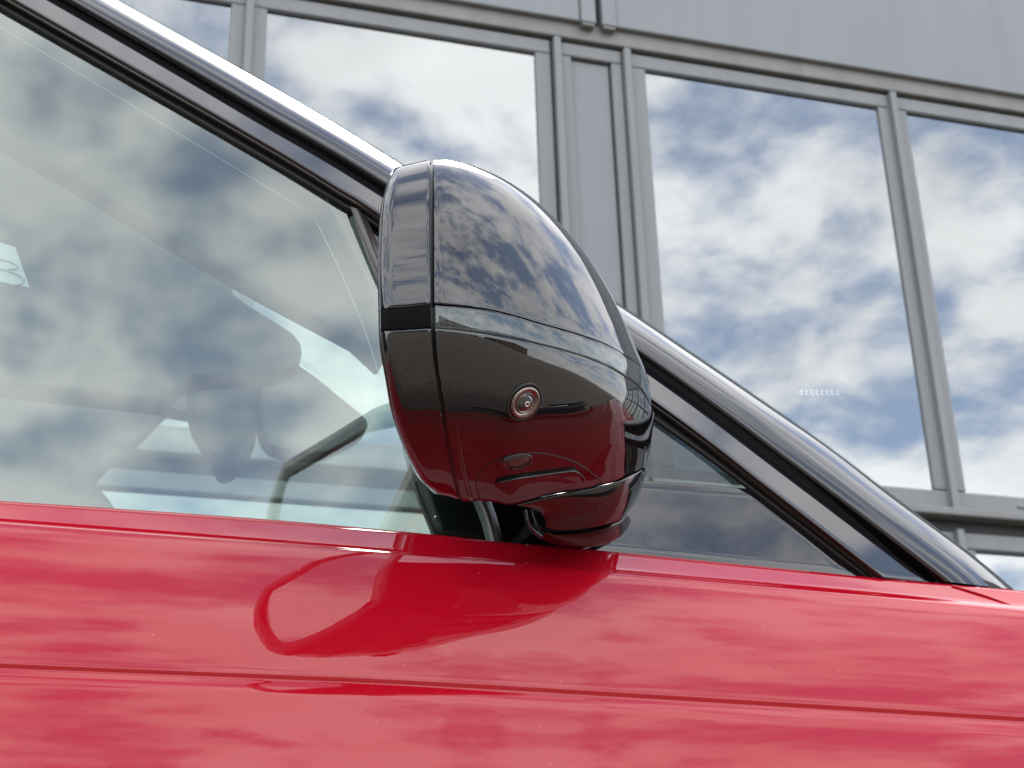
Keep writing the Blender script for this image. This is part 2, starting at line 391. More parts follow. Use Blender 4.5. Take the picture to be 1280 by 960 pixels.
# traced lines of the side (photograph pixels), continued past the frame
LA = [(-420, 598), (0, 626), (320, 648), (540, 668), (620, 677), (770, 690), (1090, 722), (1170, 729), (1260, 737), (1600, 768)]
LB = [(-420, 624), (0, 655), (320, 679), (640, 704), (757, 716), (1000, 738), (1280, 764), (1600, 795)]
LC = [(-420, 815), (0, 832), (320, 845), (600, 858), (1280, 899), (1600, 920)]
yl = lambda L: (lambda x: np.interp(x, catmull(L, 300)[:, 0], catmull(L, 300)[:, 1]))
fA, fB, fC = yl(LA), yl(LB), yl(LC)
def body_column(px):
    a, b, c = float(fA(px)), float(fB(px)), float(fC(px))
    prof = []                                   # (py, tilt of the surface below this row)
    wd = 1.0+1.6*max(0.0, min(1.0, (px-640)/640))
    for k in lin(7)[:-1]: prof.append((a+(b-3.5*wd-a)*k, 38+2*k))
    for k, t in ((-3.5, 44), (-2.6, 52), (-1.8, 55), (-0.9, 47), (-0.2, 36), (0.5, 29)): prof.append((b+k*wd, t))
    for k in lin(20)[1:-1]: prof.append((b+1.5+(c-4-b-1.5)*k, 25.5-14.5*k**0.9))
    for k, t in ((-4, 3), (-3, -4), (-2, -16), (-1, -24), (1.5, -22), (2.5, -8), (3.5, 14), (4.5, 26), (6, 29), (8, 26), (11, 22), (15, 18.5), (20, 15.5), (26, 13)): prof.append((c+k, t))
    for k in lin(8)[1:]: prof.append((c+26+(1120-c-26)*k, 12.5-9*k))
    rows = [P(px, a, -0.020+1.9e-5*(px-600))]
    for i in range(1, len(prof)):
        t = math.radians(prof[i-1][1]); d = ray(px, prof[i][0]); p = rows[-1]
        tau = ((p[1]-CAM[1])*math.cos(t)-(p[2]-CAM[2])*math.sin(t))/(d[1]*math.cos(t)-d[2]*math.sin(t))
        rows.append(CAM+d*tau)
    top = rows[0]
    lip = [top+np.array([0, 0.020, -0.006]), top+np.array([0, 0.006, 0.0]), top+np.array([0, 0.002, 0.0])]
    last = rows[-1]
    low = [np.array([last[0], last[1]+dy, last[2]+(0.34-last[2])*k]) for k, dy in ((0.15, -0.004), (0.4, -0.002), (0.6, 0.004), (0.72, -0.006), (0.85, 0.012), (1.0, 0.06))]
    return lip+rows+low
def body(name, xs, keep=None):
    pts = np.array([body_column(x) for x in xs]).transpose(1, 0, 2)
    return grid(name, pts, M['red'], car), pts
SHUT = 1390
door, dpts = body('door', list(np.linspace(-420, SHUT-2, 76)))
# front wing, cut out over the wheel
AX = np.array([1.16, 0.0, 0.37])
fx = [SHUT+2]+list(np.linspace(SHUT+12, 2500, 60))
fpts = np.array([body_column(x) for x in fx]).transpose(1, 0, 2)
for j in range(fpts.shape[1]):
    k = max(0.0, (fpts[5, j, 0]-1.45)/0.5); fpts[:, j, 1] += 0.35*k*k   # the nose turns in
h, w_ = fpts.shape[:2]; fs = []
for i in range(h-1):
    for j in range(w_-1):
        cc = (fpts[i, j]+fpts[i+1, j+1])/2
        if cc[0] > 1.86: continue
        if math.hypot(cc[0]-AX[0], cc[2]-AX[2]) > 0.44: fs.append((i*w_+j, (i+1)*w_+j, (i+1)*w_+j+1, i*w_+j+1))
wing = mesh('front_wing', fpts.reshape(-1, 3), fs, M['red'], car)
arch = [AX+np.array([0.435*math.cos(t), -0.125, 0.435*math.sin(t)]) for t in np.linspace(-0.15, math.pi+0.15, 40)]
tube('wheel_arch_trim', arch, 0.022, M['satin'], car)
wheel = lathe('wheel', AX+np.array([0, -0.11, 0]), (0, -1, 0), [(0.26, -0.2), (0.36, -0.2), (0.375, -0.16), (0.375, -0.03), (0.355, 0.0), (0.285, 0.004), (0.28, -0.01), (0.27, -0.06), (0.06, -0.06)], M['tyre'], car, 48)
for k in range(5):
    a = 2*math.pi*k/5
    tube('rim_spoke', [AX+np.array([rr*math.cos(a+s_), -0.112+dy, rr*math.sin(a+s_)]) for rr, s_, dy in ((0.03, 0, 0.02), (0.15, 0.02, 0.0), (0.275, 0.0, 0.0))], [0.03, 0.022, 0.03], M['steel'], wheel)
lathe('rim', AX+np.array([0, -0.11, 0]), (0, -1, 0), [(0.287, 0.0), (0.287, 0.006), (0.272, 0.006), (0.272, 0.0)], M['steel'], wheel, 48)
# bonnet, scuttle, nose and far side of the body
bx = [float(v) for v in np.linspace(1180, 2300, 30)]
edge = np.array([P(x, float(fA(x)), -0.018+1.9e-5*(x-600)) for x in bx])
edge[:, 1] += 0.35*np.maximum(0, (edge[:, 0]-1.45)/0.5)**2
rows = []
for k in lin(12):
    r_ = edge.copy(); r_[:, 1] = edge[:, 1]+(0.95-edge[:, 1])*k; r_[:, 2] += 0.035*math.sin(k*math.pi/2)-0.012*(k == 0)
    rows.append(r_)
rows = rows+[np.stack([q[:, 0], 1.9-q[:, 1], q[:, 2]], 1) for q in rows[-2::-1]]
grid('bonnet', np.array(rows), M['red'], car, thick=0.01, outward=(0, 0, 1))
boxes('nose', [((1.80, 0.25, 0.3), (1.92, 1.65, 0.95))], M['red'], car, 0.04)
mir = dpts.copy(); mir[:, :, 1] = 1.9-mir[:, :, 1]
grid('far_door', mir[:, ::3], M['red'], car, outward=(0, 1, 0))
fm = fpts.copy(); fm[:, :, 1] = 1.9-fm[:, :, 1]
mesh('far_wing', fm.reshape(-1, 3), fs, M['red'], car)
boxes('underbody', [((-0.9, 0.05, 0.3), (1.8, 1.85, 0.34))], M['satin'], car)
hl = catmull([(1190, 732), (1238, 747), (1290, 768)], 14)
tube('bonnet_seam', [P(a, b, -0.0105-0.014*i/13) for i, (a, b) in enumerate(hl)], 0.0010, M['red'], car)

# --- pillar, frame, seals (bands along the greenhouse)
PU = [(-420, -315), (147, 0), (320, 97), (504, 206), (780, 384), (1007, 538), (1110, 615), (1210, 689), (1268, 737)]
PL = [(-420, -288), (89, 0), (320, 134), (484, 231), (807, 445), (1000, 586), (1170, 716), (1184, 727)]
GL = [(-420, -279), (75, 0), (320, 143), (480, 239), (809, 459), (1000, 602), (1166, 729)]
FL = [(-420, -252), (20, 0), (320, 172), (430, 239), (480, 271), (819, 502), (959, 608), (1105, 722)]
TL = [(-420, -242), (10, 4), (320, 181), (430, 248), (480, 279), (819, 511), (955, 613), (1097, 723)]
SL = [(-420, -233), (0, 7), (320, 191), (437, 260), (480, 287), (817, 522), (935, 607), (1087, 723)]
NB = 90
def band(name, up, lo, prof, mat, across=9, thick=0.004):
    U, L = catmull(up, NB), catmull(lo, NB)
    pts = np.array([[G(*(L[i]+(U[i]-L[i])*s), prof(s)) for i in range(NB)] for s in lin(across)[::-1]])
    return grid(name, pts, mat, car, thick=thick, bevel=0.0012)
pu, pl = catmull(PU, NB), catmull(PL, NB)
ss = 1-(1-lin(16))**1.8
prow = [[G(*(pl[i]+(pu[i]-pl[i])*s), -0.003+0.026*s**3.0) for i in range(NB)] for s in ss]
back = [[p+np.array([0.004*k, 0.03*k, 0.004*k]) for p in prow[-1]] for k in (1, 2)]
first = [[p+np.array([0, 0.02, 0.0]) for p in prow[0]], [p+np.array([0, 0.0015, -0.0008]) for p in prow[0]]]
grid('windscreen_pillar', np.array(first+prow+back), M['pillar'], car)
band('gap_seal', [(a, b-3) for a, b in PL[:-1]]+[(1184, 724)], [(a, b+3) for a, b in GL], lambda s: 0.016, M['rubber'], 3)
band('window_frame', GL, FL, lambda s: -0.007+0.010*s, M['pillar'], 9)
band('frame_trim', [(a, b+0.8) for a, b in FL], TL, lambda s: -0.004*math.sin(s*math.pi)**0.5, M['trim'], 7)
band('window_seal', [(a, b-1) for a, b in TL], SL, lambda s: 0.002+0.002*s, M['rubber'], 5)
cap = coons([(1170, 714), (1205, 717), (1240, 728), (1256, 737)], [(1172, 731), (1200, 735), (1230, 738), (1256, 739)], [(1170, 714), (1172, 731)], [(1256, 737), (1256, 739)], lin(12), lin(5))
grid('pillar_foot_cap', np.array([[G(*q, 0.004) for q in r_] for r_ in cap]), M['rubber'], car, thick=0.01, bevel=0.001)

# --- side glass
DVL = [(437, 258), (470, 337), (535, 485), (600, 630), (616, 682)]
DVR = [(450, 262), (478, 335), (545, 485), (612, 630), (627, 683)]
SLg = [(-420, -237), (0, 3), (320, 187), (437, 256)]
gA = [(x, float(fA(x))+1.5) for x in (-420, 0, 320, 540, 616)]
gg = coons(SLg, gA, [SLg[0], gA[0]], DVL[:1]+DVL[1:-1]+[gA[-1]], lin(30), lin(24))
def bow(px, py, off): 
    return G(px, py, off)
gpts = np.array([[G(*q, 0.006) for q in r_] for r_ in gg])
grid('door_glass', gpts, M['glass'], car)
fr = coons([(405, 240), (440, 258)], [(549, 674), (618, 681)], [(405, 240), (477, 394), (512, 570), (549, 674)], [(440, 258), (474, 337), (605, 630), (618, 681)], lin(6), lin(24))
grid('glass_border', np.array([[G(*q, 0.010) for q in r_] for r_ in fr]), M['satin'], car, thick=0.012)
tube('border_screw', [G(544.5, 646, 0.004), G(544.5, 646, 0.0085)], 0.0009, M['steel'], car, 10)
lb = coons([(-420, -170), (0, 38), (225, 145), (430, 268)], [(-420, -168), (0, 40), (224, 147), (428, 270)], [(-420, -170), (-420, -168)], [(430, 268), (428, 270)], lin(30), lin(2))
M['edge'] = principled('pale_glass_edge', (0.36, 0.41, 0.39), 0.4)
for ln in ([(-420, -205), (0, 34), (200, 153), (380, 262)], [(396, 278), (428, 345), (457, 416), (474, 470)]):
    tube('glass_edge_line', [G(a, b, 0.0095) for a, b in catmull(ln, 20)], 0.0003, M['edge'], car, 5)
dv = coons([DVL[0], DVR[0]], [DVL[-1], DVR[-1]], DVL, DVR, lin(7), lin(24))
grid('divider_bar', np.array([[G(*q, -0.0022*math.sin(j/6*math.pi)**0.6) for j, q in enumerate(r_)] for r_ in dv]), M['trim'], car, thick=0.012, bevel=0.0008)
sp = [(590, 588), (700, 592), (810, 597), (938, 607)]
up = coons([(450, 264), (480, 285), (817, 520), (938, 606)], sp, [(450, 264), (478, 335), (545, 485), (590, 588)], [(938, 606), (938, 607)], lin(14), lin(12))
grid('quarter_glass', np.array([[G(*q, 0.007) for q in r_] for r_ in up]), M['dark_glass'], car)
lo = coons([(592, 591.5), (700, 595.5), (810, 600.5), (944, 611)], [(624, 681), (770, 692), (1000, 716), (1088, 724)], [(592, 591.5), (612, 630), (624, 681)], [(944, 611), (1010, 660), (1088, 724)], lin(14), lin(8))
grid('sail_panel', np.array([[G(*q, 0.004) for q in r_] for r_ in lo]), M['black'], car, thick=0.006, bevel=0.0008)

# --- cabin seen through the glass
def sheet(name, px, y, mat, thick=0.03, bevel=0.004):
    return slab(name, [P(a, b, y) for a, b in px], thick, mat, car, bevel)
# inner trim of the near pillar and the head rail
n_up = catmull([(-420, -260), (0, -6), (320, 178), (437, 246), (490, 290)], 20)
n_lo = catmull([(-420, -60), (0, 168), (291, 339), (464, 433), (480, 455)], 20)
slab('pillar_trim', [G(a, b, 0.05) for a, b in n_up]+[G(a, b, 0.07) for a, b in n_lo[::-1]], 0.03, M['cabin'], car, 0.004)
hd = [(-420, -75), (0, 150), (291, 332), (291, 365), (315, 383), (340, 398), (367, 416), (376, 428), (378, 440), (375, 455), (352, 462), (240, 470), (205, 500), (-420, 430)]
headliner_front = sheet('sun_visor', hd, 0.62, M['cabin'], 0.05)
rv = [(372, 452), (394, 468), (420, 490), (451, 515), (459, 523), (461, 531), (457, 539), (450, 545), (441, 551), (432, 556), (410, 566), (390, 569), (360, 566), (340, 560), (331, 550), (327, 541), (322, 520), (330, 470)]
rvm = sheet('rear_view_mirror', rv, 0.82, M['satin'], 0.035, 0.008)
sn = [(235, 465), (240, 515), (244, 530), (250, 540), (265, 565), (277, 587), (285, 590), (297, 586), (306, 575), (312, 565), (320, 555), (321, 538), (330, 500), (330, 460)]
sheet('sensor_housing', sn, 0.86, M['cabin'], 0.05, 0.006)
fp = [(-420, 340), (212, 440), (240, 470), (240, 516), (210, 511), (172, 550), (137, 577), (121, 594), (122, 607), (135, 622), (150, 643), (150, 700), (-420, 700)]
sheet('far_pillar', fp, 1.62, M['cabin'], 0.05)
# roof skin with a tinted panel
zr = 1.66
boxes('roof', [((-2.2, 0.22, zr), (-0.17, 0.42, zr+0.03)), ((-2.2, 1.5, zr), (-0.17, 1.7, zr+0.03)), ((-0.4, 0.42, zr), (-0.17, 1.5, zr+0.03))], M['pillar'], car, 0.01)
box('roof_glass', (-2.2, 0.42, zr+0.01), (-0.4, 1.5, zr+0.02), M['dark_glass'], car)
boxes('rear_cabin', [((-2.2, 0.2, 0.8), (-2.1, 1.7, zr)), ((-2.1, 1.66, 0.8), (-0.6, 1.7, zr))], M['cabin'], car)
stk = [(-60, 296), (0, 303), (19, 309), (37, 359), (0, 352), (-60, 338)]
st = slab('sticker', [G(a, b, 0.016) for a, b in stk], 0.0008, M['paper'], car)
for rr, cxp, cyp in ((1.0, 0, 345), (0.6, 4, 330)):
    tube('sticker_print', [G(cxp+30*rr*math.cos(t), cyp+9*rr*math.sin(t)+0.25*30*rr*math.cos(t)*0.8, 0.0155) for t in np.linspace(-2.2, 1.2, 16)], 0.0007, M['ink'], st, 5)
# windscreen sheet from pillar to pillar
wp = catmull([(-200, -195), (147, -2), (320, 95), (504, 204), (780, 382), (1007, 536), (1110, 613), (1266, 738)], 40)
near = np.array([G(a, b, 0.07) for a, b in wp]); far = near.copy(); far[:, 1] = 1.9-near[:, 1]
ws = []
for k in lin(12):
    q = near*(1-k)+far*k; q[:, 0] += 0.14*math.sin(k*math.pi); q[:, 2] += 0.03*math.sin(k*math.pi); ws.append(q)
grid('windscreen', np.array(ws), M['screen'], car, outward=(1, 0, 1))
ff = np.array([p for p in far]); fpil = np.array([[q+np.array([0, dy, dz]) for q in ff] for dy, dz in ((0.02, 0.0), (0.0, -0.05), (-0.03, -0.09))])
grid('far_windscreen_pillar', fpil, M['pillar'], car, thick=0.02)
boxes('dashboard', [((0.25, 0.12, 0.78), (0.95, 1.78, 1.02))], M['cabin'], car, 0.05)

# ------------------------------------------------------------------ the door mirror
Y0 = -0.238
OUT = [(541, 198), (560, 199), (580, 203), (600, 210), (625, 221), (650, 236), (675, 255), (700, 279), (725, 308), (745, 336), (765, 370), (782, 404), (796, 438), (806, 461), (814, 488), (817, 505), (817.5, 522), (815.6, 540), (813.5, 559), (808, 583)]
BOT = [(578, 627), (601, 626), (620, 628), (637, 631), (652, 628), (690, 618), (735, 609), (770, 600), (790, 591), (808, 583)]
CRK = [(541, 198), (541, 300), (542, 380), (543, 410), (546, 450), (551, 482), (559, 540), (569, 590), (578, 627)]
CC = np.array([541.0, 395.0])
_loop = np.vstack([catmull(OUT, 300), catmull(BOT[::-1], 200)])
_ang = np.unwrap(np.arctan2(-(_loop[:, 1]-CC[1]), _loop[:, 0]-CC[0])); _rad = np.linalg.norm(_loop-CC, axis=1)
_o = np.argsort(_ang); _ang, _rad = _ang[_o], _rad[_o]
_bd = catmull(BOT, 200); _bx, _by = np.maximum.accumulate(_bd[:, 0]), _bd[:, 1]
_od = catmull(OUT, 300); _oy, _ox = _od[:, 1], _od[:, 0]
def mdepth(px, py):
    v = np.array([px, py])-CC; th = math.atan2(-v[1], max(v[0], 1e-6)) if v[0] > 0 else (math.pi/2 if v[1] < 0 else -math.pi/2)
    th = min(max(th, _ang[0]), _ang[-1])
    R = np.interp(th, _ang, _rad); rho = min(1.0, np.hypot(*v)/R); d = math.degrees(th)
    if v[1] <= 0:
        K = np.interp(d, [0, 45, 90], [0.10, 0.075, 0.048])
        f = K*(1-math.sqrt(max(0.0, 1-rho**2)))
    else:                                        # below: an underside that turns in to the door, rounded off at the front
        a = min(1.0, v[1]/(np.interp(px, _bx, _by)-CC[1])); b = max(0.0, min(1.0, v[0]/(np.interp(py, _oy, _ox)-CC[0])))
        f = 0.108*a**2.5*(1-0.55*b*b)+0.10*(1-math.sqrt(1-b*b))
    return Y0+f+1.0e-4*(py-CC[1])
def MP(px, py, off=0.0): return P(px, py, mdepth(px, py)+off)
us = 1-(1-lin(44))**2
mirror = None
SEAM1 = [(542, 380), (604, 386), (640, 394), (670, 403), (719, 417), (755, 430), (781, 445), (800, 460), (812, 481)]
SEAM2 = [(543, 410), (580, 413), (637, 422), (702, 437), (752, 454), (788, 475), (802, 488), (814, 508)]
sh_ = lambda L, dx=0, dy=0: [(a+dx, b+dy) for a, b in L]
def on_out(L, y0, y1):
    d = catmull(OUT, 400); m = (d[:, 1] >= y0) & (d[:, 1] <= y1); return [tuple(q) for q in d[m][::6]]
def patch(name, top, bot, left, right, vs, mat, parent, tail=True, thick=0.0035):
    g_ = coons(top, bot, left, right, us, vs)
    pts = [[MP(*q) for q in r_] for r_ in g_]
    if tail:
        cen = P(640, 430, Y0+0.1)
        for r_ in pts:
            s = r_[-1].copy()
            for dy in (0.006, 0.015, 0.03, 0.05, 0.075):
                inw = cen-s; inw[1] = 0; inw /= (np.linalg.norm(inw)+1e-9)
                r_.append(s+np.array([0, dy, 0])+inw*(4.5*dy*dy))
    return grid(name, np.array(pts), mat, parent, thick=thick, bevel=0.0009)
# lower shell is the body of the mirror; everything else on it is a sub-part
o2 = on_out(OUT, 508, 583)
mirror = patch('door_mirror', sh_(SEAM2, 1.0, 1.6)[:1]+sh_(SEAM2, 0, 1.6)[1:-1]+[(814.5, 510)], BOT, sh_([(543, 410), (546, 450), (551, 482), (559, 540), (569, 590), (578, 627)], 1.2, 0.8)[:-1]+[BOT[0]], [(814.5, 510)]+[q for q in o2 if q[1] > 514][:-1]+[(808, 583)], lin(46), M['black'], car)
mirror['label'] = 'gloss black door mirror with round camera under its shell'
d1 = catmull(OUT, 400); topR = [tuple(q) for q in d1[d1[:, 1] <= 479.5][::8]]
patch('mirror_cap', [(542.5, 198.8), (550, 198.9), (558, 199.4)], sh_(SEAM1, 0.8, -1.0)[:-1]+[(812, 479.5)], [(542.5, 198.8), (542.8, 300), (543, 379)], [(558, 199.4)]+[q for q in topR if q[0] > 562]+[(812, 479.5)], lin(60), M['black'], mirror)
patch('indicator_lens', sh_(SEAM1, 2.5, 1.2)[:-1]+[(812.3, 482.5)], sh_(SEAM2, 1.5, -1.0)[:-1]+[(814, 506.5)], [(544.5, 381.5), (544.8, 409)], [(812.3, 482.5), (813.3, 494), (814, 506.5)], lin(10), M['clear'], mirror, thick=0.002)
# ribbed reflector behind the lens, then smooth dark light guide
lg = coons(sh_(SEAM1, 2, 0)[:-1]+[(808, 480)], sh_(SEAM2, 2, 0)[:-1]+[(810, 505)], [(544, 380), (545, 410)], [(808, 480), (810, 505)], lin(60), lin(4))
grid('light_guide', np.array([[MP(*q, 0.0045) for q in r_] for r_ in lg]), M['satin'], mirror)
rb_t, rb_b = catmull([(553, 391), (604, 395), (640, 401), (690, 411)], 43), catmull([(553, 404), (604, 409), (640, 413), (690, 424)], 43)
V, Fc = [], []
for i in range(42):
    a0, a1 = rb_t[i], rb_t[i]+(rb_t[i+1]-rb_t[i])*0.55; b0, b1 = rb_b[i], rb_b[i]+(rb_b[i+1]-rb_b[i])*0.55
    b = len(V); m0, m1 = (a0+a1)/2, (b0+b1)/2
    V += [MP(*a0, 0.004), MP(*b0, 0.004), MP(*m0, 0.0026), MP(*m1, 0.0026), MP(*a1, 0.004), MP(*b1, 0.004)]
    Fc += [(b, b+1, b+3, b+2), (b+2, b+3, b+5, b+4)]
mesh('reflector_ribs', V, Fc, M['ribs'], mirror, False)['kind'] = 'stuff'
# dark inner shell showing in the joints
cr = coons([(537, 206), (545, 205)], [(574, 624), (582, 625)], [(537, 206)]+sh_(CRK, -4, 1)[1:-1]+[(574, 624)], [(545, 205)]+sh_(CRK, 4, 1)[1:-1]+[(582, 625)], lin(3), lin(60))
def rimdepth(px, py):                            # rim follows the profile of the joint
    cxp = float(np.interp(py, [q[1] for q in CRK], [q[0] for q in CRK]))
    return mdepth(cxp+0.5, py)+max(0.0, cxp-px)*4.0e-5
grid('joint_liner', np.array([[P(*q, mdepth(CRK[0][0] if q[1] < 395 else q[0]+4, q[1])+0.0045) for q in r_] for r_ in cr]), M['satin'], mirror)
c1 = coons(sh_(SEAM1, 0, -4), sh_(SEAM1, 0, 4), [(542, 376), (542, 384)], [(811, 476), (812, 485)], us, lin(3))
grid('joint_liner', np.array([[MP(*q, 0.0035) for q in r_] for r_ in c1]), M['satin'], mirror)
c2 = coons(sh_(SEAM2, 0, -4), sh_(SEAM2, 0, 4), [(543, 406), (543, 414)], [(813, 504), (814, 512)], us, lin(3))
grid('joint_liner', np.array([[MP(*q, 0.0035) for q in r_] for r_ in c2]), M['satin'], mirror)
# rim: three bands
RL = [(494, 209), (486, 230), (480.6, 255), (478, 292), (477, 340), (478, 386), (478.5, 412), (481, 440), (486, 468), (494, 515), (505, 551), (519, 584), (535, 610), (545, 618)]
RLd = catmull(RL, 300)
def rl_seg(y0, y1): return [(float(np.interp(y, RLd[:, 1], RLd[:, 0])), y) for y in np.linspace(y0, y1, 14)]
CR2 = sh_(CRK, -4.5, 0)
def ck_seg(y0, y1):
    d = catmull(CR2, 300); return [(float(np.interp(y, d[:, 1], d[:, 0])), y) for y in np.linspace(y0, y1, 14)]
def rim(name, top, bot, l0, l1, k0, k1, mat, nv):
    left, right = rl_seg(l0, l1), ck_seg(k0, k1)
    top = [left[0]]+top+[right[0]]; bot = [left[-1]]+bot+[right[-1]]
    g_ = coons(top, bot, left, right, 1-(1-lin(14)[::-1])**1.5 if False else lin(14), lin(nv))
    pts = []
    for i, r_ in enumerate(g_):
        yk = mdepth(541.5 if r_[-1][1] < 395 else r_[-1][0]+5, r_[-1][1])
        row = []; q_y = r_[0][1]
        for j, q in enumerate(r_):
            s = 1-j/13.0
            row.append(P(*q, yk+0.004*s+0.004*max(0, (s-0.8)/0.2)**2))
        # turn round to the back of the mirror
        s0 = row[0]; dz = 0.5*min(1.0, max(0.0, (q_y-440)/120))
        row = [s0+np.array([0.004, 0.010, 0.010*dz]), s0+np.array([-0.0002, 0.004, 0.004*dz]), s0+np.array([-0.0006, 0.0012, 0.0012*dz])]+row
        pts.append(row)
    return grid(name, np.array(pts), mat, mirror, thick=0.003, bevel=0.0008), np.array(pts)
_, R1 = rim('mirror_rim', [(515, 204)], [(510, 383.5)], 209, 385.5, 199.5, 380, M['black'], 44)
_, R2 = rim('rim_band', [(510, 384.8)], [(510, 411.5)], 386.8, 412.5, 381.2, 409.5, M['band'], 10)
_, R3 = rim('mirror_rim', [(510, 413)], [(560, 620)], 414, 617.5, 411, 624, M['black'], 46)
# top return of the upper rim and cap: the head goes on inboard
def inboard(name, line, dys, drop, mat):
    rows_ = [[p+np.array([0.55*d, d, -drop*d*d]) for p in line] for d in dys]
    return grid(name, np.array(rows_), mat, mirror, outward=(0, 0, 1))
inboard('mirror_roof', [q+np.array([0, 0.0002, 0]) for q in R1[0, 2:]], (0, 0.01, 0.03, 0.06, 0.10, 0.13), 2.0, M['black'])
# back of the mirror: bezel and silvered glass, facing rearwards and in to the driver
edge3 = np.vstack([R1[:, 1], R2[:, 1], R3[:, 1]])
n3 = len(edge3)
top3, bot3 = edge3[0], edge3[-1]
kxy = 0.42
inb = []
for t in lin(26)[1:-1]:
    a = math.pi*t
    z = top3[2]*(1-t)+bot3[2]*t - 0.012*math.sin(a)*0
    y = max(top3[1], bot3[1])+0.11*math.sin(a)**0.75
    inb.append(np.array([0, y, z-0.010*(1-t)+0.46*t*(y-min(y, bot3[1]))+0.004*t]))
loop = np.vstack([edge3, np.array(inb)[::-1]])
xm = edge3[:, 0]-kxy*edge3[:, 1]
zo = np.argsort(edge3[:, 2])
for i in range(n3, len(loop)): loop[i, 0] = float(np.interp(loop[i, 2], edge3[zo, 2], xm[zo]))+kxy*loop[i, 1]
cen = loop.mean(0)
def ringpt(p, k, dx): q = cen+(p-cen)*k; return q+np.array([dx, 0, 0])
bz = np.array([[ringpt(p, k, dx) for p in loop] for k, dx in ((1.0, 0.0), (0.985, -0.0015), (0.83, -0.0015), (0.815, 0.005))])
grid('mirror_bezel', bz, M['black'], mirror, close_u=True, outward=(-1, 0, 0))
gl_loop = [ringpt(p, 0.82, 0.003) for p in loop]
cg = np.mean(gl_loop, axis=0)
nrm = np.linalg.svd(np.array(gl_loop)-cg)[2][2]
gl_loop = [p-nrm*np.dot(p-cg, nrm) for p in gl_loop]
mesh('mirror_glass', gl_loop+[cg], [(i, (i+1) % len(gl_loop), len(gl_loop)) for i in range(len(gl_loop))], M['mirror'], mirror, False)
# inboard side closing the head
inn = [[p+np.array([dx, -0.03*dx/0.06*0, 0]) for p in loop[n3+3:-2]] for dx in (0, 0.03, 0.06, 0.09)]
grid('mirror_inner_side', np.array(inn), M['satin'], mirror, outward=(0, 1, 0))

# surface point and normal under a pixel
def surf(px, py, off=0.0):
    p = MP(px, py); a = MP(px+3, py)-MP(px-3, py); b = MP(px, py+3)-MP(px, py-3)
    n_ = np.cross(a, b); n_ /= np.linalg.norm(n_)
    if np.dot(n_, CAM-p) < 0: n_ = -n_
    return p+n_*off, n_, a/np.linalg.norm(a)
p, n_, tx = surf(656, 503)
rc = 0.0104
lathe('camera_recess', p, n_, [(rc*1.22, -0.002), (rc*1.22, 0.0003), (rc*1.06, 0.0004), (rc*1.03, -0.001)], M['rubber'], mirror)
lathe('camera_ring', p, n_, [(rc, -0.002), (rc*1.0, 0.0008), (rc*0.93, 0.0016), (rc*0.86, 0.0017), (rc*0.66, 0.0008), (rc*0.64, 0.0)], M['gun'], mirror)
lathe('camera_ring', p, n_, [(rc*0.64, -0.001), (rc*0.625, 0.0013), (rc*0.58, 0.0014), (rc*0.56, 0.0)], M['gun'], mirror)
lathe('camera_lens', p, n_, [(rc*0.56, -0.001), (rc*0.56, 0.0006), (rc*0.45, 0.0014), (rc*0.3, 0.0021), (rc*0.16, 0.0025), (rc*0.04, 0.0026)], M['lens'], mirror)
lathe('lens_iris', p, n_, [(rc*0.17, 0.0020), (rc*0.17, 0.0029), (rc*0.11, 0.0029), (rc*0.10, 0.0024)], M['steel'], mirror)
p, n_, tx = surf(647, 577)
lathe('puddle_lamp', p, n_, [(0.0075, -0.004), (0.0074, 0.0004), (0.0071, 0.0008), (0.0066, 0.0008), (0.0061, 0.0003)], M['black'], mirror, sdir=tx, sx=1.55)
lathe('lamp_lens', p, n_, [(0.0061, -0.004), (0.0061, 0.0003), (0.0025, 0.0004)], M['lamp'], mirror, sdir=tx, sx=1.55)
# raised cover plate and the seam round the folding joint
pl_ = coons([(622, 600), (655, 594), (715, 586), (722, 588)], [(626, 617), (645, 618), (690, 610), (732, 601)], [(622, 600), (618, 605), (620, 613), (626, 617)], [(722, 588), (729, 594), (732, 601)], lin(16), lin(8))
grid('cover_plate', np.array([[surf(*q, 0.0022)[0] for q in r_] for r_ in pl_]), M['black'], mirror, thick=0.003, bevel=0.0008)
sm = catmull([(600, 624), (595, 604), (600, 590), (615, 578), (640, 569), (670, 566), (700, 571), (725, 581), (743, 594), (752, 603), (744, 607)], 50)
tube('joint_seam', [surf(*q, 0.00005)[0] for q in sm], 0.00045, M['rubber'], mirror, 6)
ch = catmull([(566, 505), (572, 545), (580, 590), (589, 624)], 20)
tube('shell_ridge', [surf(*q, -0.0006)[0] for q in ch], [0.0002+0.0014*min(1, i/12) for i in range(20)], M['black'], mirror, 10)

# foot
ft_t = [(645, 632), (690, 620.5), (735, 611.5), (770, 602.5), (790, 593.5), (808, 585.5)]
ft_b = [(681, 664), (700, 667), (735, 664), (765, 656), (778, 650), (784, 642)]
ft_l = [(645, 632), (664, 636), (677, 643), (682, 653), (681, 664)]
ft_r = [(808, 585.5), (804, 604), (795, 625), (784, 642)]
fg = coons(ft_t, ft_b, ft_l, ft_r, us, lin(20))
def fdepth(u, v, q):
    base = mdepth(*[float(z) for z in (min(q[0], 806), min(q[1], 600))])
    tq = warp(catmull(ft_t, 200), np.array([u]))[0]
    return mdepth(tq[0], tq[1]-1.5)+0.003+0.030*v**1.2
fpt = [[P(*q, fdepth(us[j], i/19.0, q)) for j, q in enumerate(r_)] for i, r_ in enumerate(fg)]
for r_ in fpt:
    s = r_[-1].copy()
    for dy in (0.006, 0.02, 0.05): r_.append(s+np.array([-2*dy*dy, dy, 0]))
grid('mirror_foot', np.array(fpt), M['black'], mirror, thick=0.003, bevel=0.0008)
